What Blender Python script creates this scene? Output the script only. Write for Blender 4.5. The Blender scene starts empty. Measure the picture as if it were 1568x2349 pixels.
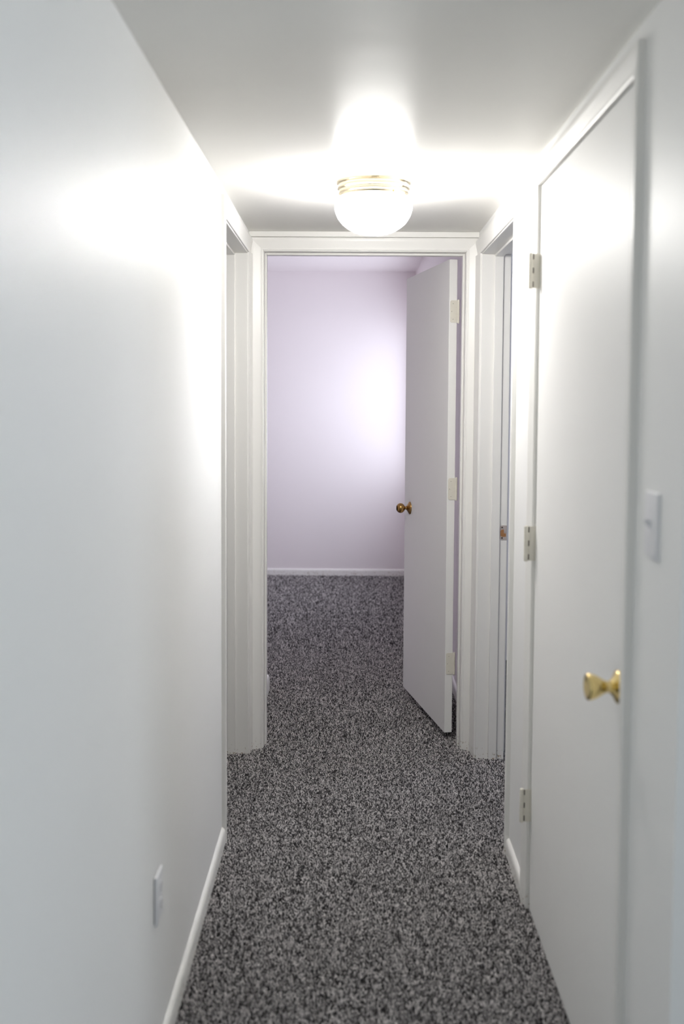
import bpy, bmesh, math, random
from mathutils import Vector, Matrix

S = bpy.context.scene
COL = S.collection
random.seed(7)

# ------------------------------------------------------------------ camera
cam_d = bpy.data.cameras.new('camera')
cam = bpy.data.objects.new('camera', cam_d)
COL.objects.link(cam)
R = Vector((0.999962, 0.006747, 0.005610))
U = Vector((-0.006023, 0.062709, 0.998014))
F = Vector((-0.006381, 0.998009, -0.062748))
M = Matrix((R, U, -F)).transposed().to_4x4()
M.translation = Vector((0.414655, 0.0, 1.483073))
cam.matrix_world = M
cam_d.sensor_fit = 'VERTICAL'
cam_d.sensor_width = 24
cam_d.sensor_height = 36
cam_d.lens = 36 * 2350 / 2349
cam_d.shift_y = (1063.655 - 1174.5) / 2349
cam_d.clip_start = 0.05
cam_d.dof.use_dof = True
cam_d.dof.focus_distance = 4.45
cam_d.dof.aperture_fstop = 2.2
S.camera = cam

# ------------------------------------------------------------------ world, exposure, daylight
W_ = bpy.data.worlds.new('world')
S.world = W_
W_.use_nodes = True
W_.node_tree.nodes['Background'].inputs[0].default_value = (0.62, 0.72, 1.0, 1)
W_.node_tree.nodes['Background'].inputs[1].default_value = 0.3

S.view_settings.view_transform = 'Standard'
S.view_settings.look = 'None'
S.view_settings.exposure = 0.10
S.view_settings.gamma = 1.0
S.view_settings.use_curve_mapping = False
S.cycles.max_bounces = 12
S.cycles.diffuse_bounces = 9
S.cycles.adaptive_threshold = 0.015
S.cycles.caustics_reflective = False
S.cycles.sample_clamp_indirect = 6.0

LAMP_STRENGTH = 64.0         # the ceiling lamp's glowing glass


def window_light(name, loc, rot, sx, sy, power, color):
    l = bpy.data.lights.new(name, 'AREA')
    l.shape = 'RECTANGLE'
    l.size, l.size_y = sx, sy
    l.energy = power
    l.color = color
    o = bpy.data.objects.new(name, l)
    COL.objects.link(o)
    o.location = loc
    o.rotation_euler = rot
    return o


# daylight outside the windows of the bedroom, the front room and the room on the right
window_light('bedroom_daylight', (1.10, 7.27, 1.46), (0, math.radians(90), 0), 1.25, 2.2, 36, (0.87, 0.90, 1.0))
window_light('front_room_daylight', (3.66, 0.0, 1.5), (0, math.radians(90), 0), 1.3, 1.5, 46, (0.84, 0.93, 1.0))
window_light('side_room_daylight', (2.86, 4.75, 1.55), (0, math.radians(90), 0), 1.1, 1.1, 15, (0.74, 0.80, 1.0))


# ------------------------------------------------------------------ materials
def mat(name, color, rough=0.5, metal=0.0, spec=0.5, var=0.0, vscale=3.0, bump=0.0, bscale=300.0, emit=None):
    m = bpy.data.materials.new(name)
    m.use_nodes = True
    nt = m.node_tree
    b = nt.nodes['Principled BSDF']
    b.inputs['Base Color'].default_value = (*color, 1)
    b.inputs['Roughness'].default_value = rough
    b.inputs['Metallic'].default_value = metal
    b.inputs['Specular IOR Level'].default_value = spec
    tc = nt.nodes.new('ShaderNodeTexCoord')
    if var:
        n = nt.nodes.new('ShaderNodeTexNoise')
        n.inputs['Scale'].default_value = vscale
        n.inputs['Detail'].default_value = 5
        nt.links.new(tc.outputs['Object'], n.inputs['Vector'])
        mr = nt.nodes.new('ShaderNodeMapRange')
        mr.inputs[3].default_value = 1 - var
        mr.inputs[4].default_value = 1 + var
        nt.links.new(n.outputs['Fac'], mr.inputs[0])
        mx = nt.nodes.new('ShaderNodeVectorMath')
        mx.operation = 'SCALE'
        mx.inputs[0].default_value = color
        nt.links.new(mr.outputs[0], mx.inputs['Scale'])
        nt.links.new(mx.outputs[0], b.inputs['Base Color'])
    if bump:
        n2 = nt.nodes.new('ShaderNodeTexNoise')
        n2.inputs['Scale'].default_value = bscale
        n2.inputs['Detail'].default_value = 3
        nt.links.new(tc.outputs['Object'], n2.inputs['Vector'])
        bp = nt.nodes.new('ShaderNodeBump')
        bp.inputs['Strength'].default_value = bump
        bp.inputs['Distance'].default_value = 0.002
        nt.links.new(n2.outputs['Fac'], bp.inputs['Height'])
        nt.links.new(bp.outputs[0], b.inputs['Normal'])
    if emit:
        b.inputs['Emission Color'].default_value = (*emit[0], 1)
        b.inputs['Emission Strength'].default_value = emit[1]
    return m


M_WALL = mat('white_wall_paint', (0.87, 0.87, 0.86), 0.49, spec=0.42, var=0.012, bump=0.08, bscale=120)
M_CEIL = mat('white_ceiling_paint', (0.88, 0.87, 0.84), 0.29, spec=0.010, var=0.015, bump=0.10, bscale=60)
M_TRIM = mat('white_trim_paint', (0.86, 0.85, 0.825), 0.36, spec=0.5, var=0.012, bump=0.04, bscale=80)


def scuffs(m):
    """Small chips and grime spots where the trim meets the carpet."""
    nt = m.node_tree
    b = nt.nodes['Principled BSDF']
    old = b.inputs['Base Color'].links[0].from_socket
    tc = nt.nodes.new('ShaderNodeTexCoord')
    n = nt.nodes.new('ShaderNodeTexNoise')
    n.inputs['Scale'].default_value = 95
    n.inputs['Detail'].default_value = 3
    nt.links.new(tc.outputs['Object'], n.inputs['Vector'])
    a = nt.nodes.new('ShaderNodeMapRange')
    a.inputs[1].default_value = 0.60
    a.inputs[2].default_value = 0.66
    nt.links.new(n.outputs['Fac'], a.inputs[0])
    sp = nt.nodes.new('ShaderNodeSeparateXYZ')
    nt.links.new(tc.outputs['Object'], sp.inputs[0])
    z = nt.nodes.new('ShaderNodeMapRange')
    z.inputs[1].default_value = 0.055
    z.inputs[2].default_value = 0.005
    nt.links.new(sp.outputs['Z'], z.inputs[0])
    k = nt.nodes.new('ShaderNodeMath')
    k.operation = 'MULTIPLY'
    nt.links.new(a.outputs[0], k.inputs[0])
    nt.links.new(z.outputs[0], k.inputs[1])
    mx = nt.nodes.new('ShaderNodeMix')
    mx.data_type = 'RGBA'
    mx.inputs[7].default_value = (0.30, 0.22, 0.13, 1)
    nt.links.new(k.outputs[0], mx.inputs[0])
    nt.links.new(old, mx.inputs[6])
    nt.links.new(mx.outputs[2], b.inputs['Base Color'])


scuffs(M_TRIM)
M_DOOR = mat('white_door_paint', (0.87, 0.865, 0.85), 0.52, spec=0.40, var=0.01, bump=0.05, bscale=90)
M_BED = mat('lilac_white_wall_paint', (0.88, 0.83, 0.845), 0.55, spec=0.3, var=0.01, bump=0.05, bscale=120)
M_HINGE = mat('cream_painted_metal', (0.74, 0.71, 0.63), 0.4, var=0.05, vscale=60)
M_DARK = mat('dark_recess', (0.07, 0.05, 0.04), 0.8, var=0.2, vscale=80)
M_WOOD = mat('raw_wood_pocket', (0.32, 0.15, 0.06), 0.8, var=0.4, vscale=150)
M_BRASS = mat('polished_brass', (0.83, 0.66, 0.30), 0.11, metal=1.0, var=0.03, vscale=40)
M_FIXT = mat('polished_fixture_brass', (0.90, 0.80, 0.60), 0.12, metal=1.0)
M_ANTIQUE = mat('antique_brass', (0.42, 0.25, 0.09), 0.30, metal=1.0, var=0.15, vscale=60)
M_PLASTIC = mat('white_plastic', (0.80, 0.80, 0.82), 0.35)
M_SLOT = mat('dark_slot', (0.03, 0.03, 0.03), 0.6)
M_STEEL = mat('worn_steel', (0.62, 0.55, 0.52), 0.35, metal=0.6, var=0.15, vscale=200)
M_GLASS = mat('lit_opal_glass', (0.9, 0.9, 0.9), 0.25, emit=((1.0, 0.978, 0.945), LAMP_STRENGTH))


def two_bulbs(m):
    """Opal glass glows most where the two bulbs inside sit close behind it."""
    nt = m.node_tree
    b = nt.nodes['Principled BSDF']
    tc = nt.nodes.new('ShaderNodeTexCoord')
    total = None
    for bx in (-0.045, 0.045):
        d = nt.nodes.new('ShaderNodeVectorMath')
        d.operation = 'DISTANCE'
        d.inputs[1].default_value = (bx, 0, -0.075)
        nt.links.new(tc.outputs['Object'], d.inputs[0])
        mr = nt.nodes.new('ShaderNodeMapRange')
        mr.interpolation_type = 'SMOOTHSTEP'
        mr.inputs[1].default_value = 0.055
        mr.inputs[2].default_value = 0.125
        mr.inputs[3].default_value = 1.0
        mr.inputs[4].default_value = 0.80
        nt.links.new(d.outputs['Value'], mr.inputs[0])
        if total is None:
            total = mr.outputs[0]
        else:
            a = nt.nodes.new('ShaderNodeMath')
            a.operation = 'ADD'
            nt.links.new(total, a.inputs[0])
            nt.links.new(mr.outputs[0], a.inputs[1])
            total = a.outputs[0]
    k = nt.nodes.new('ShaderNodeMath')
    k.operation = 'MULTIPLY'
    k.inputs[1].default_value = LAMP_STRENGTH * 0.72
    nt.links.new(total, k.inputs[0])
    # the shoulder under the brass rim is shaded by the rim and glows less
    sp = nt.nodes.new('ShaderNodeSeparateXYZ')
    nt.links.new(tc.outputs['Object'], sp.inputs[0])
    sh = nt.nodes.new('ShaderNodeMapRange')
    sh.interpolation_type = 'SMOOTHSTEP'
    sh.inputs[1].default_value = -0.085
    sh.inputs[2].default_value = -0.055
    sh.inputs[3].default_value = 1.0
    sh.inputs[4].default_value = 0.28
    nt.links.new(sp.outputs['Z'], sh.inputs[0])
    k2 = nt.nodes.new('ShaderNodeMath')
    k2.operation = 'MULTIPLY'
    nt.links.new(k.outputs[0], k2.inputs[0])
    nt.links.new(sh.outputs[0], k2.inputs[1])
    nt.links.new(k2.outputs[0], b.inputs['Emission Strength'])


two_bulbs(M_GLASS)


def roller_waves(m, strength, dist):
    """Broad shallow ripples of a rolled, slightly wavy plaster ceiling."""
    nt = m.node_tree
    b = nt.nodes['Principled BSDF']
    old = b.inputs['Normal'].links[0].from_socket if b.inputs['Normal'].links else None
    tc = nt.nodes.new('ShaderNodeTexCoord')
    mp = nt.nodes.new('ShaderNodeMapping')
    mp.inputs['Scale'].default_value = (0.6, 7.0, 1.0)
    nt.links.new(tc.outputs['Object'], mp.inputs[0])
    n = nt.nodes.new('ShaderNodeTexNoise')
    n.inputs['Scale'].default_value = 1.6
    n.inputs['Detail'].default_value = 3
    nt.links.new(mp.outputs[0], n.inputs['Vector'])
    bp = nt.nodes.new('ShaderNodeBump')
    bp.inputs['Strength'].default_value = strength
    bp.inputs['Distance'].default_value = dist
    nt.links.new(n.outputs['Fac'], bp.inputs['Height'])
    if old: nt.links.new(old, bp.inputs['Normal'])
    nt.links.new(bp.outputs[0], b.inputs['Normal'])


roller_waves(M_CEIL, 0.10, 0.01)


def carpet_material(name, instanced):
    m = bpy.data.materials.new(name)
    m.use_nodes = True
    nt = m.node_tree
    b = nt.nodes['Principled BSDF']
    b.inputs['Roughness'].default_value = 0.95
    b.inputs['Specular IOR Level'].default_value = 0.1
    ramp = nt.nodes.new('ShaderNodeValToRGB')
    e = ramp.color_ramp.elements
    if instanced:
        at = nt.nodes.new('ShaderNodeAttribute')
        at.attribute_type = 'INSTANCER'
        at.attribute_name = 'tuft_shade'
        src = at.outputs['Fac']
        stops = [(0.0, (0.03, 0.028, 0.030)), (0.36, (0.10, 0.094, 0.097)), (0.62, (0.46, 0.438, 0.44)), (1.0, (0.92, 0.885, 0.88))]
    else:
        tc = nt.nodes.new('ShaderNodeTexCoord')
        n = nt.nodes.new('ShaderNodeTexNoise')
        n.inputs['Scale'].default_value = 130
        n.inputs['Detail'].default_value = 2
        n.inputs['Roughness'].default_value = 0.6
        nt.links.new(tc.outputs['Object'], n.inputs['Vector'])
        src = n.outputs['Fac']
        bp = nt.nodes.new('ShaderNodeBump')
        bp.inputs['Strength'].default_value = 0.8
        bp.inputs['Distance'].default_value = 0.004
        nt.links.new(src, bp.inputs['Height'])
        nt.links.new(bp.outputs[0], b.inputs['Normal'])
        stops = [(0.36, (0.02, 0.019, 0.02)), (0.48, (0.07, 0.066, 0.068)), (0.56, (0.18, 0.17, 0.172)), (0.66, (0.42, 0.40, 0.40))]  # charcoal speckle with the pile's self-shadow painted into its low spots
    e[0].position, e[0].color = stops[0][0], (*stops[0][1], 1)
    e[1].position, e[1].color = stops[-1][0], (*stops[-1][1], 1)
    for p, c in stops[1:-1]:
        k = e.new(p)
        k.color = (*c, 1)
    nt.links.new(src, ramp.inputs[0])
    nt.links.new(ramp.outputs[0], b.inputs['Base Color'])
    return m


M_CARPET = carpet_material('charcoal_carpet', False)
M_TUFT = carpet_material('charcoal_carpet_tufts', True)


# ------------------------------------------------------------------ helpers
def tag(o, label=None, cat=None, group=None, kind=None):
    if label: o['label'] = label
    if cat: o['category'] = cat
    if group: o['group'] = group
    if kind: o['kind'] = kind
    return o


def obj(name, bm, m, parent=None, smooth=None, bevel=0.0, seg=2):
    bmesh.ops.recalc_face_normals(bm, faces=bm.faces)
    me = bpy.data.meshes.new(name)
    bm.to_mesh(me)
    bm.free()
    for k in (m if isinstance(m, (list, tuple)) else [m]):
        me.materials.append(k)
    if smooth is not None:
        for p in me.polygons: p.use_smooth = True
        me.set_sharp_from_angle(angle=math.radians(smooth))
    o = bpy.data.objects.new(name, me)
    COL.objects.link(o)
    if parent: o.parent = parent
    if bevel:
        bv = o.modifiers.new('bevel', 'BEVEL')
        bv.width = bevel
        bv.segments = seg
        bv.limit_method = 'ANGLE'
        bv.harden_normals = False
        for p in me.polygons: p.use_smooth = True
        me.set_sharp_from_angle(angle=math.radians(40))
    return o


def empty(name, loc=(0, 0, 0), rz=0.0):
    o = bpy.data.objects.new(name, None)
    o.empty_display_size = 0.05
    o.location = loc
    o.rotation_euler = (0, 0, rz)
    COL.objects.link(o)
    return o


def box(bm, x0, x1, y0, y1, z0, z1, mi=0):
    v = [bm.verts.new((x, y, z)) for z in (z0, z1) for y in (y0, y1) for x in (x0, x1)]
    for f in ((0, 2, 3, 1), (4, 5, 7, 6), (0, 1, 5, 4), (2, 6, 7, 3), (0, 4, 6, 2), (1, 3, 7, 5)):
        bm.faces.new([v[i] for i in f]).material_index = mi
    return v


def boxes(lst):
    bm = bmesh.new()
    for b in lst: box(bm, *b)
    return bm


def lathe(bm, prof, seg=40, axis='Z', at=(0, 0, 0), mi=0, cap0=False, cap1=False):
    """prof: list of (radius, along).  axis: direction of 'along' (unit vector or letter)."""
    A = Vector({'X': (1, 0, 0), 'Y': (0, 1, 0), 'Z': (0, 0, 1)}[axis]) if isinstance(axis, str) else Vector(axis).normalized()
    p = Vector((0, 0, 1)) if abs(A.z) < 0.9 else Vector((1, 0, 0))
    B = A.cross(p).normalized()
    C = A.cross(B)
    rings = []
    for r, h in prof:
        if r < 1e-6:
            rings.append([bm.verts.new(Vector(at) + A * h)])
        else:
            rings.append([bm.verts.new(Vector(at) + A * h + (B * math.cos(t) + C * math.sin(t)) * r)
                          for t in (2 * math.pi * k / seg for k in range(seg))])
    for a, b in zip(rings, rings[1:]):
        for k in range(seg):
            k2 = (k + 1) % seg
            vs = [a[k % len(a)], a[k2 % len(a)], b[k2 % len(b)], b[k % len(b)]]
            u = []
            for q in vs:
                if q not in u: u.append(q)
            if len(u) > 2: bm.faces.new(u).material_index = mi
    if cap0 and len(rings[0]) > 1: bm.faces.new(rings[0]).material_index = mi
    if cap1 and len(rings[-1]) > 1: bm.faces.new(rings[-1]).material_index = mi


def casing_profile(w, t=0.016):
    """Colonial casing: (v across from inner edge to outer edge, thickness)."""
    return [(0, 0), (0, 0.45 * t), (0.0015, 0.52 * t), (0.07 * w, 0.55 * t), (0.12 * w, 0.49 * t), (0.16 * w, 0.49 * t),
            (0.3 * w, 0.60 * t), (0.5 * w, 0.76 * t), (0.66 * w, 0.88 * t), (0.76 * w, 0.97 * t),
            (0.84 * w, t), (0.95 * w, t), (w - 0.0012, 0.96 * t), (w, 0.86 * t), (w, 0)]


def sweep(bm, prof, O, A, V, T, length, m0=0.0, m1=0.0):
    """Extrude a profile (v, t) along A from O; m0/m1 are the mitres (extra length per v)."""
    O, A, V, T = Vector(O), Vector(A), Vector(V), Vector(T)
    a = [bm.verts.new(O + A * (-m0 * v) + V * v + T * t) for v, t in prof]
    b = [bm.verts.new(O + A * (length + m1 * v) + V * v + T * t) for v, t in prof]
    n = len(prof)
    for k in range(n):
        bm.faces.new((a[k], a[(k + 1) % n], b[(k + 1) % n], b[k]))
    bm.faces.new(a)
    bm.faces.new(b)


BASE_H = 0.061
BASE_PROF = [(0, 0), (0, 0.0125), (0.040, 0.0125), (0.050, 0.0115), (0.056, 0.0085), (0.060, 0.004), (BASE_H, 0)]


def baseboard(name, O, A, T, length, label, h=1.0, m=None, parent=None, ends=(0, 0)):
    bm = bmesh.new()
    sweep(bm, [(v * h, t) for v, t in BASE_PROF], O, A, (0, 0, 1), T, length)
    o = obj(name, bm, m or M_TRIM, parent, smooth=45)
    if not parent: tag(o, label, 'baseboard', kind='structure')
    return o


# ------------------------------------------------------------------ dimensions (metres, camera stands at y = 0)
W = 0.946          # hall width
H = 2.17           # hall ceiling
HB = 2.54          # bedroom ceiling
YE = 4.266         # end wall face
YB = 4.386         # end wall, bedroom side
YF = 8.564         # far bedroom wall
WT = 0.115         # side wall thickness
L0, L1 = 3.390, 4.195      # left doorway (jamb faces)
R0, R1 = 3.325, 4.155      # right doorway
HD_L, HD_R, HD_E, HD_C = 2.073, 2.067, 2.090, 2.085   # head jamb heights
C0, C1 = 1.945, 2.905      # closet opening
E0, E1 = 0.061, 0.894      # end doorway
YN = 1.622         # near end of the right wall
BX = 0.962         # bedroom side wall

# ------------------------------------------------------------------ structure
FL = -0.004
bm = bmesh.new()
box(bm, -3.0, 3.7, -2.6, 9.0, -0.12, FL)
floor = tag(obj('floor', bm, M_CARPET), 'charcoal speckled cut-pile carpet floor running through hall and bedroom', 'floor', kind='structure')



def carpet_pile(parent):
    """Cut pile as tens of thousands of little yarn tufts standing on the carpet backing."""
    regions = [(-0.10, 1.06, 1.2, 4.40, 70000), (-0.25, 0.96, 4.40, 6.0, 42000), (-0.6, 0.96, 6.0, 8.56, 16000)]
    vs, fs, dens = [], [], []
    for x0, x1, y0, y1, d in regions:
        k = len(vs)
        vs += [(x0, y0, FL), (x1, y0, FL), (x1, y1, FL), (x0, y1, FL)]
        fs.append((k, k + 1, k + 2, k + 3))
        dens.append(d)
    me = bpy.data.meshes.new('carpet_pile')
    me.from_pydata(vs, [], fs)
    me.attributes.new('density', 'FLOAT', 'FACE').data.foreach_set('value', dens)
    me.materials.append(M_TUFT)
    o = bpy.data.objects.new('carpet_pile', me)
    COL.objects.link(o)
    o.parent = parent
    o['kind'] = 'stuff'
    g = bpy.data.node_groups.new('tufts', 'GeometryNodeTree')
    g.interface.new_socket('Geometry', in_out='INPUT', socket_type='NodeSocketGeometry')
    g.interface.new_socket('Geometry', in_out='OUTPUT', socket_type='NodeSocketGeometry')
    N, L = g.nodes, g.links
    gi, go = N.new('NodeGroupInput'), N.new('NodeGroupOutput')
    na = N.new('GeometryNodeInputNamedAttribute')
    na.data_type = 'FLOAT'
    na.inputs[0].default_value = 'density'
    dp = N.new('GeometryNodeDistributePointsOnFaces')
    L.new(gi.outputs[0], dp.inputs['Mesh'])
    L.new(na.outputs['Attribute'], dp.inputs['Density'])
    cone = N.new('GeometryNodeMeshCone')
    cone.inputs['Vertices'].default_value = 5
    cone.inputs['Radius Top'].default_value = 0.0013
    cone.inputs['Radius Bottom'].default_value = 0.0022
    cone.inputs['Depth'].default_value = 0.0095
    sm = N.new('GeometryNodeSetMaterial')
    sm.inputs['Material'].default_value = M_TUFT
    L.new(cone.outputs['Mesh'], sm.inputs['Geometry'])
    rr = N.new('FunctionNodeRandomValue')
    rr.data_type = 'FLOAT_VECTOR'
    rr.inputs[0].default_value = (-0.55, -0.55, 0.0)
    rr.inputs[1].default_value = (0.55, 0.55, 6.28)
    rs = N.new('FunctionNodeRandomValue')
    rs.data_type = 'FLOAT'
    rs.inputs[2].default_value = 0.7
    rs.inputs[3].default_value = 1.2
    rs.inputs['Seed'].default_value = 3
    ip = N.new('GeometryNodeInstanceOnPoints')
    L.new(dp.outputs['Points'], ip.inputs['Points'])
    L.new(sm.outputs[0], ip.inputs['Instance'])
    L.new(rr.outputs[0], ip.inputs['Rotation'])
    L.new(rs.outputs[1], ip.inputs['Scale'])
    rc = N.new('FunctionNodeRandomValue')
    rc.data_type = 'FLOAT'
    rc.inputs['Seed'].default_value = 11
    sa = N.new('GeometryNodeStoreNamedAttribute')
    sa.data_type = 'FLOAT'
    sa.domain = 'INSTANCE'
    sa.inputs['Name'].default_value = 'tuft_shade'
    L.new(ip.outputs[0], sa.inputs['Geometry'])
    L.new(rc.outputs[1], sa.inputs['Value'])
    L.new(sa.outputs[0], go.inputs[0])
    md = o.modifiers.new('tufts', 'NODES')
    md.node_group = g
    return o


carpet_pile(floor)

bm = boxes([(-2.2, 3.7, -2.6, YB, H, H + 0.1), (BX + 0.12, 2.75, YB, 5.9, H, H + 0.1)])
tag(obj('ceiling', bm, M_CEIL), 'glossy off-white painted hall ceiling around the lamp', 'ceiling', kind='structure')
bm = boxes([(-1.9, 1.082, YB, 8.7, HB, HB + 0.1)])
tag(obj('ceiling', bm, M_BED), 'pale lilac bedroom ceiling glimpsed over the open door', 'ceiling', kind='structure')

bm = boxes([(-WT, 0, -2.6, L0 - 0.015, FL, H), (-WT, 0, L1 + 0.015, YE, FL, H), (-WT, 0, L0 - 0.015, L1 + 0.015, HD_L + 0.015, H)])
tag(obj('wall_left', bm, M_WALL), 'smooth white hall wall with the outlet low down', 'wall', kind='structure')

bm = boxes([(W, W + WT, YN, C0 - 0.02, FL, H), (W, W + WT, C1 + 0.02, R0 - 0.015, FL, H), (W, W + WT, R1 + 0.015, YE, FL, H),
            (W, W + WT, C0 - 0.02, C1 + 0.02, HD_C + 0.02, H), (W, W + WT, R0 - 0.015, R1 + 0.015, HD_R + 0.015, H)])
tag(obj('wall_right', bm, M_WALL), 'white hall wall holding the closed closet door and light switch', 'wall', kind='structure')

bm = boxes([(-1.9, E0 - 0.015, YE, YB, FL, HB), (E1 + 0.015, BX + 0.12, YE, YB, FL, HB), (E0 - 0.015, E1 + 0.015, YE, YB, HD_E + 0.015, HB)])
tag(obj('wall_end', bm, [M_WALL]), 'white end wall pierced by the open bedroom doorway', 'wall', kind='structure')

# bedroom
bm = boxes([(-1.8, 1.082, YF, YF + 0.1, FL, HB)])
tag(obj('wall_back', bm, M_BED), 'lilac-tinted far bedroom wall seen through the open doorway', 'wall', kind='structure')
WY0, WY1, WZ0, WZ1 = 6.15, 8.40, 0.83, 2.09
bm = boxes([(BX, BX + 0.12, YB, WY0, FL, HB), (BX, BX + 0.12, WY1, YF, FL, HB), (BX, BX + 0.12, WY0, WY1, FL, WZ0), (BX, BX + 0.12, WY0, WY1, WZ1, HB)])
tag(obj('wall_right', bm, M_BED), 'lilac bedroom side wall behind the open door', 'wall', kind='structure')
bm = boxes([(-0.12, 0.006, YB, 5.15, FL, HB)])
tag(obj('wall_stub', bm, M_BED), 'short bedroom wall return just inside the doorway', 'wall', kind='structure')
bm = boxes([(-1.8, -1.7, YB, YF, FL, HB)])
tag(obj('wall_left', bm, M_BED), 'bedroom wall opposite the window, out of view', 'wall', kind='structure')

# side rooms, closet and the front room the camera stands in
bm = boxes([(-1.9, -1.8, -2.6, YE, FL, H), (-1.8, -WT, 2.5, 2.6, FL, H)])
tag(obj('wall_side', bm, M_WALL), 'walls of the room beyond the left hall doorway', 'wall', kind='structure')
bm = boxes([(2.6, 2.7, 2.96, 4.25, FL, H), (2.6, 2.7, 5.25, 5.9, FL, H), (2.6, 2.7, 4.25, 5.25, FL, 1.05), (2.6, 2.7, 4.25, 5.25, 2.05, H), (BX + 0.12, 2.7, 5.8, 5.9, FL, H), (W + WT, 2.7, 2.96, 3.03, FL, H), (1.70, 1.76, YN, 2.96, FL, H)])
tag(obj('wall_side', bm, M_WALL), 'walls of the room and closet beyond the right hall openings', 'wall', kind='structure')
bm = boxes([(W + WT, 3.5, YN, YN + 0.1, FL, H)])
tag(obj('wall_return', bm, M_WALL), 'cool daylit wall return at the near end of the hall', 'wall', kind='structure')
bm = boxes([(3.4, 3.52, -2.6, -0.75, FL, H), (3.4, 3.52, 0.75, YN, FL, H), (3.4, 3.52, -0.75, 0.75, FL, 0.85), (3.4, 3.52, -0.75, 0.75, 2.1, H)])
tag(obj('wall_front', bm, M_WALL), 'front room wall with the daylight window, out of view', 'wall', kind='structure')
bm = boxes([(-0.2, 3.5, -2.7, -2.6, FL, H)])
tag(obj('wall_rear', bm, M_WALL), 'front room wall behind the camera', 'wall', kind='structure')


def window(name, x, y0, y1, z0, z1, label):
    e = tag(empty(name, (x, (y0 + y1) / 2, z0)), label, 'window', kind='structure')
    yc = (y0 + y1) / 2
    h = (y1 - y0) / 2
    t = 0.04
    bm = boxes([(-0.03, 0.03, -h, -h + t, 0, z1 - z0), (-0.03, 0.03, h - t, h, 0, z1 - z0),
                (-0.03, 0.03, -h + t, h - t, 0, t), (-0.03, 0.03, -h + t, h - t, z1 - z0 - t, z1 - z0)])
    obj('window_frame', bm, M_TRIM, e)
    bm = boxes([(-0.02, 0.02, -h + t, h - t, (z1 - z0) / 2 - 0.018, (z1 - z0) / 2 + 0.018)])
    obj('meeting_rail', bm, M_TRIM, e)
    return e


window('window_1', BX + 0.06, WY0, WY1, WZ0, WZ1, 'bedroom window on the side wall hidden behind the open door')
window('window_3', 2.65, 4.25, 5.25, 1.05, 2.05, 'side room window out of view beyond the right doorway')
window('window_2', 3.46, -0.75, 0.75, 0.85, 2.1, 'front room window out of view on the right')


# ------------------------------------------------------------------ door frames
def add_casing(parent, name, prof, O, A, V, T, length, m0=0, m1=0, material=None):
    bm = bmesh.new()
    sweep(bm, prof, O, A, V, T, length, m0, m1)
    return obj(name, bm, material or M_TRIM, parent, smooth=32)


# -- end doorway
fr = tag(empty('trim_1', ((E0 + E1) / 2, YE, 0)), 'white casing and jambs framing the open bedroom doorway at the hall end', 'door frame', kind='structure')
fr.location = (0, 0, 0)
CW = 0.052
CZ = HD_E + 0.004
P = casing_profile(CW)
T = (0, -1, 0)
add_casing(fr, 'casing', P, (E0 - 0.004, YE, FL), (0, 0, 1), (-1, 0, 0), T, CZ - FL, 0, 1)
add_casing(fr, 'casing', P, (E1 + 0.004, YE, FL), (0, 0, 1), (1, 0, 0), T, CZ - FL, 0, 1)
add_casing(fr, 'head_casing', P, (E0 - 0.004, YE, CZ), (1, 0, 0), (0, 0, 1), T, E1 - E0 + 0.008, 1, 1)
# bedroom side casing
T = (0, 1, 0)
add_casing(fr, 'casing', P, (E0 - 0.004, YB, FL), (0, 0, 1), (-1, 0, 0), T, CZ - FL, 0, 1)
add_casing(fr, 'casing', P, (E1 + 0.004, YB, FL), (0, 0, 1), (1, 0, 0), T, CZ - FL, 0, 1)
add_casing(fr, 'head_casing', P, (E0 - 0.004, YB, CZ), (1, 0, 0), (0, 0, 1), T, E1 - E0 + 0.008, 1, 1)
obj('jamb', boxes([(E0 - 0.018, E0, YE - 0.001, YB + 0.001, FL, HD_E)]), M_TRIM, fr, bevel=0.0015)
obj('jamb', boxes([(E1, E1 + 0.018, YE - 0.001, YB + 0.001, FL, HD_E)]), M_TRIM, fr, bevel=0.0015)
obj('head_jamb', boxes([(E0 - 0.018, E1 + 0.018, YE - 0.001, YB + 0.001, HD_E, HD_E + 0.018)]), M_TRIM, fr, bevel=0.0015)
ST = 0.0085
obj('door_stop', boxes([(E0, E0 + ST, YE + 0.045, YE + 0.082, FL, HD_E)]), M_TRIM, fr, bevel=0.002)
obj('door_stop', boxes([(E1 - ST, E1, YE + 0.045, YE + 0.082, FL, HD_E)]), M_TRIM, fr, bevel=0.002)
obj('head_stop', boxes([(E0 + ST, E1 - ST, YE + 0.045, YE + 0.082, HD_E - ST, HD_E)]), M_TRIM, fr, bevel=0.002)

# lattice strip closing the gap between end casing and ceiling
bm = boxes([(0.001, W - 0.001, YE - 0.0175, YE, CZ + CW + 0.0012, H - 0.0005)])
tag(obj('trim_5', bm, M_TRIM, bevel=0.0012), 'thin white strip filling the gap between end door head and ceiling', 'trim', kind='structure')


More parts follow.
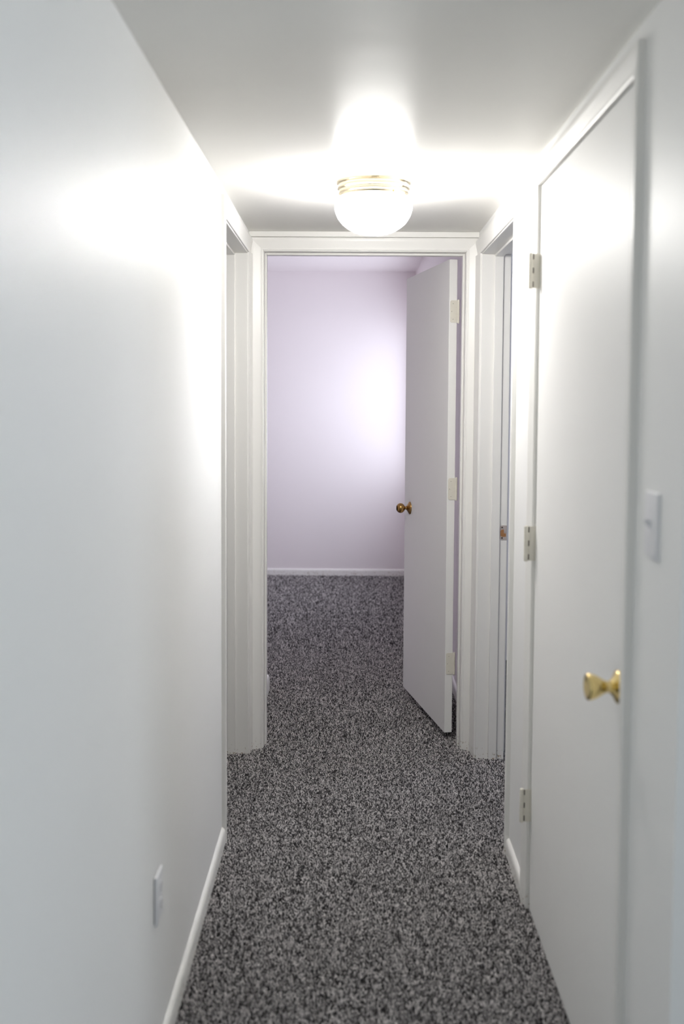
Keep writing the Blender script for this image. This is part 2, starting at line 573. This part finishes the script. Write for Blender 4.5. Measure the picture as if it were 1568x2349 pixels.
# -- side doorways
def side_frame(name, xw, s, y0, y1, hd, wn, wf, label):
    """xw wall face, s +1 if hall lies towards +x (left wall), jambs at y0 (near) and y1 (far)."""
    e = tag(empty(name), label, 'door frame', kind='structure')
    cz = hd + 0.004
    T = (s, 0, 0)
    hw = 0.062
    pn, pf, ph = casing_profile(wn), casing_profile(wf), casing_profile(hw)
    add_casing(e, 'casing', pn, (xw, y0 - 0.004, FL), (0, 0, 1), (0, -1, 0), T, cz - FL, 0, hw / wn)
    add_casing(e, 'casing', pf, (xw, y1 + 0.004, FL), (0, 0, 1), (0, 1, 0), T, cz - FL)
    add_casing(e, 'head_casing', ph, (xw, y0 - 0.004, cz), (0, 1, 0), (0, 0, 1), T, YE - 0.0165 - (y0 - 0.004), wn / hw, 0)
    xa, xb = (xw - s * WT, xw)
    lo, hi = min(xa, xb) - 0.001, max(xa, xb) + 0.001
    obj('jamb', boxes([(lo, hi, y0 - 0.018, y0, FL, hd)]), M_TRIM, e, bevel=0.0015)
    obj('jamb', boxes([(lo, hi, y1, y1 + 0.018, FL, hd)]), M_TRIM, e, bevel=0.0015)
    obj('head_jamb', boxes([(lo, hi, y0 - 0.018, y1 + 0.018, hd, hd + 0.018)]), M_TRIM, e, bevel=0.0015)
    sa, sb = xw - s * 0.050, xw - s * 0.085
    a, b = min(sa, sb), max(sa, sb)
    obj('door_stop', boxes([(a, b, y0, y0 + 0.010, FL, hd)]), M_TRIM, e, bevel=0.002)
    obj('door_stop', boxes([(a, b, y1 - 0.010, y1, FL, hd)]), M_TRIM, e, bevel=0.002)
    obj('head_stop', boxes([(a, b, y0 + 0.010, y1 - 0.010, hd - 0.010, hd)]), M_TRIM, e, bevel=0.002)
    return e


fl = side_frame('trim_2', 0.0, 1, L0, L1, HD_L, 0.057, 0.052, 'white casing and jambs of the open doorway on the left')
frr = side_frame('trim_3', W, -1, R0, R1, HD_R, 0.057, 0.090, 'white casing and jambs of the open doorway on the right, with a strike plate')

# strike plate let into the far jamb of the right doorway, facing the hall's near end
sx0, sx1, sz = 1.031, 1.0605, 0.944
yj = R1
bm = bmesh.new()
pts = []
hz = 0.030
for k in range(9):          # rounded hall-side corners
    a = math.pi / 2 + k * (math.pi / 2) / 8
    pts.append((sx0 + 0.012 + 0.012 * math.cos(a), sz + hz - 0.012 + 0.012 * math.sin(a)))
for k in range(9):
    a = math.pi + k * (math.pi / 2) / 8
    pts.append((sx0 + 0.012 + 0.012 * math.cos(a), sz - hz + 0.012 + 0.012 * math.sin(a)))
pts.append((sx1, sz - hz))
pts.append((sx1, sz + hz))
f = [bm.verts.new((x, yj - 0.0018, z)) for x, z in pts]
g = [bm.verts.new((x, yj + 0.001, z)) for x, z in pts]
bm.faces.new(f)
for k in range(len(pts)):
    bm.faces.new((f[k], f[(k + 1) % len(pts)], g[(k + 1) % len(pts)], g[k]))
plate = tag(obj('strike_plate', bm, M_STEEL, frr, smooth=40), 'worn metal strike plate with an open latch pocket')
bm = bmesh.new()
pk = []
for k in range(9):
    a = math.pi / 2 + k * math.pi / 8
    pk.append((sx0 + 0.0125 + 0.0085 * math.cos(a), sz + (0.0045 if k <= 4 else -0.0085) + 0.0085 * math.sin(a)))
pk += [(sx1 - 0.010, sz - 0.017), (sx1 - 0.003, sz - 0.016), (sx1 - 0.004, sz - 0.003), (sx1 - 0.012, sz - 0.002), (sx1 - 0.012, sz + 0.013)]
f = [bm.verts.new((x, yj - 0.0024, z)) for x, z in pk]
g = [bm.verts.new((x, yj - 0.0016, z)) for x, z in pk]
bm.faces.new(f)
for k in range(len(pk)):
    bm.faces.new((f[k], f[(k + 1) % len(pk)], g[(k + 1) % len(pk)], g[k]))
obj('latch_pocket', bm, M_WOOD, plate)
for dx, dz in ((0.0105, 0.0215), (0.0105, -0.0215)):
    bm = bmesh.new()
    lathe(bm, [(0.0034, 0.0), (0.0034, 0.0006), (0.002, 0.0012), (0, 0.0012)], 14, (0, -1, 0), (sx0 + dx, yj - 0.0017, sz + dz))
    obj('screw', bm, M_DARK, plate)
bm = boxes([(sx1 - 0.0105, sx1 - 0.0005, yj - 0.0045, yj - 0.0018, sz + 0.001, sz + 0.027)])
obj('strike_lip', bm, M_STEEL, plate, bevel=0.001)

# -- closet frame on the right wall
e = tag(empty('trim_4'), 'white casing and jambs around the closed closet door', 'door frame', kind='structure')
cw = 0.052
pc = casing_profile(cw)
cz = HD_C - 0.003
T = (-1, 0, 0)
add_casing(e, 'casing', pc, (W, C1 + 0.003, FL), (0, 0, 1), (0, 1, 0), T, cz - FL, 0, 1)
add_casing(e, 'casing', pc, (W, C0 - 0.003, FL), (0, 0, 1), (0, -1, 0), T, cz - FL, 0, 1)
add_casing(e, 'head_casing', pc, (W, C0 - 0.003, cz), (0, 1, 0), (0, 0, 1), T, C1 - C0 + 0.006, 1, 1)
obj('jamb', boxes([(W - 0.0005, W + WT, C0 - 0.02, C0, FL, HD_C)]), M_TRIM, e)
obj('jamb', boxes([(W - 0.0005, W + WT, C1, C1 + 0.02, FL, HD_C)]), M_TRIM, e)
obj('head_jamb', boxes([(W - 0.0005, W + WT, C0 - 0.02, C1 + 0.02, HD_C, HD_C + 0.02)]), M_TRIM, e)
obj('door_stop', boxes([(W + 0.041, W + 0.075, C0, C0 + 0.011, FL, HD_C)]), M_TRIM, e)
obj('door_stop', boxes([(W + 0.041, W + 0.075, C1 - 0.011, C1, FL, HD_C)]), M_TRIM, e)
obj('head_stop', boxes([(W + 0.041, W + 0.075, C0 + 0.011, C1 - 0.011, HD_C - 0.011, HD_C)]), M_TRIM, e)


# ------------------------------------------------------------------ doors
def barrel(parent, x, y, z0, z1, r, mats=None):
    """Five-knuckle hinge barrel with fine joints and a pin head."""
    n = 5
    hh = (z1 - z0) / n
    prof = []
    for k in range(n):
        a, b = z0 + k * hh, z0 + (k + 1) * hh
        prof += [(r - 0.0008, a), (r, a + 0.0006), (r, b - 0.0006), (r - 0.0008, b)]
    bm = bmesh.new()
    lathe(bm, [(0, z0 - 0.002), (r * 0.8, z0 - 0.002)] + prof + [(r * 0.8, z1 + 0.002), (0, z1 + 0.0028)], 18, 'Z', (x, y, 0))
    return obj('hinge_barrel', bm, M_HINGE, parent, smooth=40)


# -- door_2: closed closet door (slab flush in its frame, opens towards the hall)
d2 = tag(empty('door_2', (W, C1, 0)), 'closed flush white closet door with a bright brass knob', 'door', kind='structure')
bm = boxes([(0.002, 0.037, C0 + 0.004 - C1, -0.0045, 0.004, HD_C - 0.004)])
obj('door_leaf', bm, M_DOOR, d2, bevel=0.002)
for z0, z1 in ((1.797, 1.893), (1.027, 1.125), (0.265, 0.360)):
    # leaves lie in the gap between slab edge and jamb; barrel stands out into the hall
    bm = boxes([(-0.020, 0.03, -0.0043, -0.0026, z0, z1)])
    h = obj('hinge', bm, M_HINGE, d2)
    barrel(h, -0.0245, -0.0025, z0, z1, 0.0063)
    hh = (z1 - z0) / 5
    for k in (0, 2, 4):
        bm = boxes([(-0.0190, -0.0160, -0.0056, -0.0043, z0 + k * hh + 0.003, z0 + (k + 1) * hh - 0.001)])
        obj('knuckle_gap', bm, M_DARK, h)


def tulip_knob(parent, at, d):
    """Rose plate, neck and flared tulip head with a dished face."""
    bm = bmesh.new()
    lathe(bm, [(0.0, 0.0), (0.0325, 0.0), (0.0325, 0.003), (0.0315, 0.0052), (0.028, 0.0075), (0.022, 0.010), (0.0165, 0.0135), (0.0135, 0.017), (0.0, 0.017)], 48, d, at)
    rose = obj('rose', bm, M_BRASS, parent, smooth=50)
    bm = bmesh.new()
    lathe(bm, [(0.0, 0.012), (0.0128, 0.012), (0.0112, 0.020), (0.0118, 0.026), (0.0150, 0.032), (0.0200, 0.040), (0.0242, 0.049), (0.0262, 0.057),
               (0.0264, 0.0605), (0.0252, 0.0632), (0.0228, 0.0640), (0.018, 0.0618), (0.010, 0.0600), (0.0, 0.0595)], 48, d, at)
    obj('knob', bm, M_BRASS, parent, smooth=50)
    return rose


tulip_knob(d2, (0.002, 1.985 - C1, 0.922), (-1, 0, 0))

# -- door_1: the bedroom door standing open about eighty degrees
ang = math.atan2(0.141, 0.716)      # swing of the leaf from the +y direction towards -x
LEAF = 0.731
d1 = tag(empty('door_1', (0.8375, 4.384, 0), ang), 'flush grey-white bedroom door standing open with an antique brass knob', 'door', kind='structure')
# local frame: +y along the leaf towards its free edge, +x out of its back face
bm = boxes([(0.0, 0.035, 0.0, LEAF, 0.036, 2.077)])
obj('door_leaf', bm, M_DOOR, d1, bevel=0.0015)
for z0, z1 in ((1.811, 1.905), (1.054, 1.148), (0.293, 0.387)):
    bm = bmesh.new()
    pts = []
    r = 0.008
    x0, x1 = 0.0045, 0.0352
    for k in range(7):
        a = math.pi / 2 + k * (math.pi / 2) / 6
        pts.append((x0 + r + r * math.cos(a), z1 - r + r * math.sin(a)))
    for k in range(7):
        a = math.pi + k * (math.pi / 2) / 6
        pts.append((x0 + r + r * math.cos(a), z0 + r + r * math.sin(a)))
    pts += [(x1, z0), (x1 + 0.004, z0), (x1 + 0.004, z1), (x1, z1)]
    f = [bm.verts.new((x, -0.0016, z)) for x, z in pts]
    g = [bm.verts.new((x, 0.0005, z)) for x, z in pts]
    bm.faces.new(f)
    for k in range(len(pts)):
        bm.faces.new((f[k], f[(k + 1) % len(pts)], g[(k + 1) % len(pts)], g[k]))
    h = obj('hinge', bm, M_HINGE, d1, bevel=0.0004, seg=1)
    barrel(h, 0.0405, -0.001, z0 - 0.001, z1 + 0.001, 0.0050)
    for sx, sz_ in ((0.017, z1 - 0.014), (0.011, (z0 + z1) / 2), (0.017, z0 + 0.014)):
        bm = bmesh.new()
        lathe(bm, [(0.0030, 0.0), (0.0030, 0.0004), (0.0012, 0.0007), (0.0011, 0.0003), (0, 0.0003)], 14, (0, -1, 0), (sx, -0.0016, sz_))
        obj('screw', bm, M_HINGE, h, smooth=40)
        bm = bmesh.new()
        lathe(bm, [(0.0013, 0.0), (0.0013, 0.0009), (0, 0.0009)], 10, (0, -1, 0), (sx, -0.0016, sz_))
        obj('screw_recess', bm, M_DARK, h)
# leaves screwed to the jamb side of the barrels stay with the frame
for z0, z1 in ((1.811, 1.905), (1.054, 1.148), (0.293, 0.387)):
    obj('hinge_leaf', boxes([(E1 - 0.0016, E1 + 0.001, YB - 0.030, YB + 0.002, z0, z1)]), M_HINGE, fr)


def round_knob(parent, at, d, s=1.0):
    bm = bmesh.new()
    lathe(bm, [(0.0, 0.0), (0.031, 0.0), (0.031, 0.0025), (0.029, 0.005), (0.022, 0.009), (0.014, 0.014), (0.010, 0.018), (0.0, 0.018)], 40, d, at)
    obj('rose', bm, M_ANTIQUE, parent, smooth=50)
    bm = bmesh.new()
    prof = [(0.0, 0.012), (0.0085, 0.012), (0.0075, 0.022), (0.0085, 0.0265)]
    for k in range(1, 13):
        a = math.radians(160 - k * 160 / 12)
        prof.append((0.0245 * math.sin(a), 0.0475 + 0.0215 * -math.cos(a) * -1 * -1))
    bm2 = []
    for r_, h_ in prof: bm2.append((max(r_, 0.0), h_))
    bm2 = bm2[:4] + sorted(bm2[4:], key=lambda q: q[1])
    lathe(bm, bm2, 40, d, at)
    obj('knob', bm, M_ANTIQUE, parent, smooth=50)


round_knob(d1, (0.0, 0.625, 0.954), (-1, 0, 0))
round_knob(d1, (0.035, 0.625, 0.954), (1, 0, 0))
bm = boxes([(0.006, 0.029, LEAF - 0.0005, LEAF + 0.0012, 0.925, 0.983)])
obj('latch_plate', bm, M_ANTIQUE, d1)

# ------------------------------------------------------------------ baseboards
baseboard('baseboard_left', (0, 2.457, FL), (0, 1, 0), (1, 0, 0), 3.329 - 2.457, 'white rounded baseboard under the outlet, running up to the left doorway')
baseboard('baseboard_left', (0, -2.6, FL), (0, 1, 0), (1, 0, 0), 2.456 + 2.6, 'nearest white baseboard length on the left, butted a touch higher', h=1.06)
baseboard('baseboard_right', (W, C1 + 0.056, FL), (0, 1, 0), (-1, 0, 0), (R0 - 0.062) - (C1 + 0.056), 'short white baseboard between the closet and the right doorway')
baseboard('baseboard_right', (W, YN, FL), (0, 1, 0), (-1, 0, 0), C0 - 0.056 - YN, 'white baseboard under the light switch beside the closet door')
baseboard('baseboard_back', (-1.7, YF, FL), (1, 0, 0), (0, -1, 0), 1.7 + BX, 'white baseboard along the far bedroom wall')
baseboard('baseboard_side', (BX, YB + 0.02, FL), (0, 1, 0), (-1, 0, 0), YF - YB - 0.02, 'white baseboard of the bedroom side wall behind the open door')
baseboard('baseboard_stub', (0.006, YB + 0.02, FL), (0, 1, 0), (1, 0, 0), 5.163 - YB - 0.02, 'white baseboard end peeking past the left jamb inside the bedroom', h=1.3)

# ------------------------------------------------------------------ ceiling lamp
lx, ly = 0.489, 3.300
lamp = tag(empty('ceiling_light', (lx, ly, H)), 'round flush-mount ceiling lamp, glowing white glass bowl under a brass rim', 'lamp')
bm = bmesh.new()
lathe(bm, [(0.0, 0.0), (0.1185, 0.0), (0.1185, -0.004), (0.1175, -0.0065), (0.1145, -0.0085), (0.1130, -0.0105), (0.1130, -0.0160), (0.1150, -0.0180), (0.1158, -0.0205),
           (0.1150, -0.0230), (0.1120, -0.0250), (0.1105, -0.0270), (0.1105, -0.0330), (0.1115, -0.0345), (0.1110, -0.0370), (0.1095, -0.0385),
           (0.1085, -0.0480), (0.1065, -0.0480), (0.1065, -0.0380), (0.0, -0.0300)], 96, 'Z', (0, 0, 0))
obj('brass_rim', bm, M_FIXT, lamp, smooth=18)
bm = bmesh.new()
prof = [(0.1040, -0.040), (0.1045, -0.0500), (0.1075, -0.0545), (0.1150, -0.0600), (0.1205, -0.0675), (0.1222, -0.0760)]
for k in range(1, 21):
    t = math.radians(90 * k / 20)
    prof.append((0.1222 * math.cos(t) ** 0.88 if k < 20 else 0.0, -0.0760 - 0.088 * math.sin(t) ** 1.05))
lathe(bm, prof, 96, 'Z', (0, 0, 0))
tag(obj('glass_bowl', bm, M_GLASS, lamp, smooth=60), 'lit opal glass bowl')
for a in (-55, 65, 185):
    A = Vector((math.cos(math.radians(a)), math.sin(math.radians(a)), 0))
    bm = bmesh.new()
    lathe(bm, [(0.0016, 0.0), (0.0016, 0.004), (0.0034, 0.004), (0.0034, 0.0085), (0.0022, 0.0095), (0, 0.0095)], 14, A, A * 0.1085 + Vector((0, 0, -0.043)))
    obj('thumb_screw', bm, M_FIXT, lamp, smooth=40)


# ------------------------------------------------------------------ switch and outlet
def plate_mesh(w, h, t=0.0058, edge=0.004):
    """Wall plate lying in the local y-z plane, facing +x, with sloped edges."""
    bm = bmesh.new()
    rings = []
    for x, d in ((0, 0), (t * 0.55, 0.0004), (t * 0.9, edge * 0.55), (t, edge)):
        rings.append([bm.verts.new((x, sy * (w / 2 - d), sz * (h / 2 - d))) for sy, sz in ((-1, -1), (1, -1), (1, 1), (-1, 1))])
    for a, b in zip(rings, rings[1:]):
        for k in range(4):
            bm.faces.new((a[k], a[(k + 1) % 4], b[(k + 1) % 4], b[k]))
    bm.faces.new(rings[0])
    bm.faces.new(rings[-1])
    return bm


def screw(parent, x, y, z):
    bm = bmesh.new()
    lathe(bm, [(0.0033, 0), (0.0031, 0.0006), (0.0015, 0.0010), (0, 0.0010)], 16, (1, 0, 0), (x, y, z))
    obj('screw', bm, M_PLASTIC, parent, smooth=40)


sw = tag(empty('light_switch', (W, 1.775, 1.267), math.pi), 'white single toggle light switch beside the closet door', 'switch')
obj('cover_plate', plate_mesh(0.074, 0.117, 0.0062), M_PLASTIC, sw, smooth=35)
obj('toggle_slot', boxes([(0.0058, 0.0066, -0.0052, 0.0052, -0.012, 0.012)]), M_PLASTIC, sw)
bm = bmesh.new()
vs = [bm.verts.new(p) for p in ((0.006, -0.0042, -0.005), (0.006, 0.0042, -0.005), (0.006, 0.0042, 0.009), (0.006, -0.0042, 0.009),
                                (0.018, -0.0036, 0.0065), (0.018, 0.0036, 0.0065), (0.0165, 0.0036, 0.0125), (0.0165, -0.0036, 0.0125))]
for f in ((0, 1, 2, 3), (4, 7, 6, 5), (0, 4, 5, 1), (2, 6, 7, 3), (1, 5, 6, 2), (0, 3, 7, 4)):
    bm.faces.new([vs[i] for i in f])
obj('toggle', bm, M_PLASTIC, sw, bevel=0.0008)
screw(sw, 0.0061, 0, 0.030)
screw(sw, 0.0061, 0, -0.030)

ou = tag(empty('wall_outlet', (0.0022, 2.178, 0.396)), 'white duplex outlet low on the left wall above the baseboard', 'outlet')
obj('shadow_gap_block', boxes([(-0.0035, 0.0003, -0.030, 0.030, -0.050, 0.050)]), M_DARK, ou)  # dark inset block added so the gap behind the plate reads as shadow
obj('cover_plate', plate_mesh(0.068, 0.108, 0.0062), M_PLASTIC, ou, smooth=35)
for s in (1, -1):
    bm = bmesh.new()
    zc = s * 0.0195
    pr = []
    for k in range(24):
        a = 2 * math.pi * k / 24
        pr.append((0.0165 * math.cos(a), max(-0.0135, min(0.0135, 0.0165 * math.sin(a)))))
    a_ = [bm.verts.new((0.0060, y, zc + z)) for y, z in pr]
    b_ = [bm.verts.new((0.0078, y * 0.98, zc + z * 0.98)) for y, z in pr]
    for k in range(24): bm.faces.new((a_[k], a_[(k + 1) % 24], b_[(k + 1) % 24], b_[k]))
    bm.faces.new(b_)
    rc = obj('receptacle', bm, M_PLASTIC, ou, smooth=40)
    for dy in (-0.0062, 0.0062):
        obj('slot', boxes([(0.0076, 0.0080, dy - 0.0011, dy + 0.0011, zc - 0.001, zc + 0.0075)]), M_SLOT, rc)
    bm = bmesh.new()
    lathe(bm, [(0.0026, 0.0), (0.0026, 0.0003), (0, 0.0003)], 14, (1, 0, 0), (0.0077, 0, zc - 0.0068))
    obj('ground_hole', bm, M_SLOT, rc)
screw(ou, 0.0061, 0, 0)
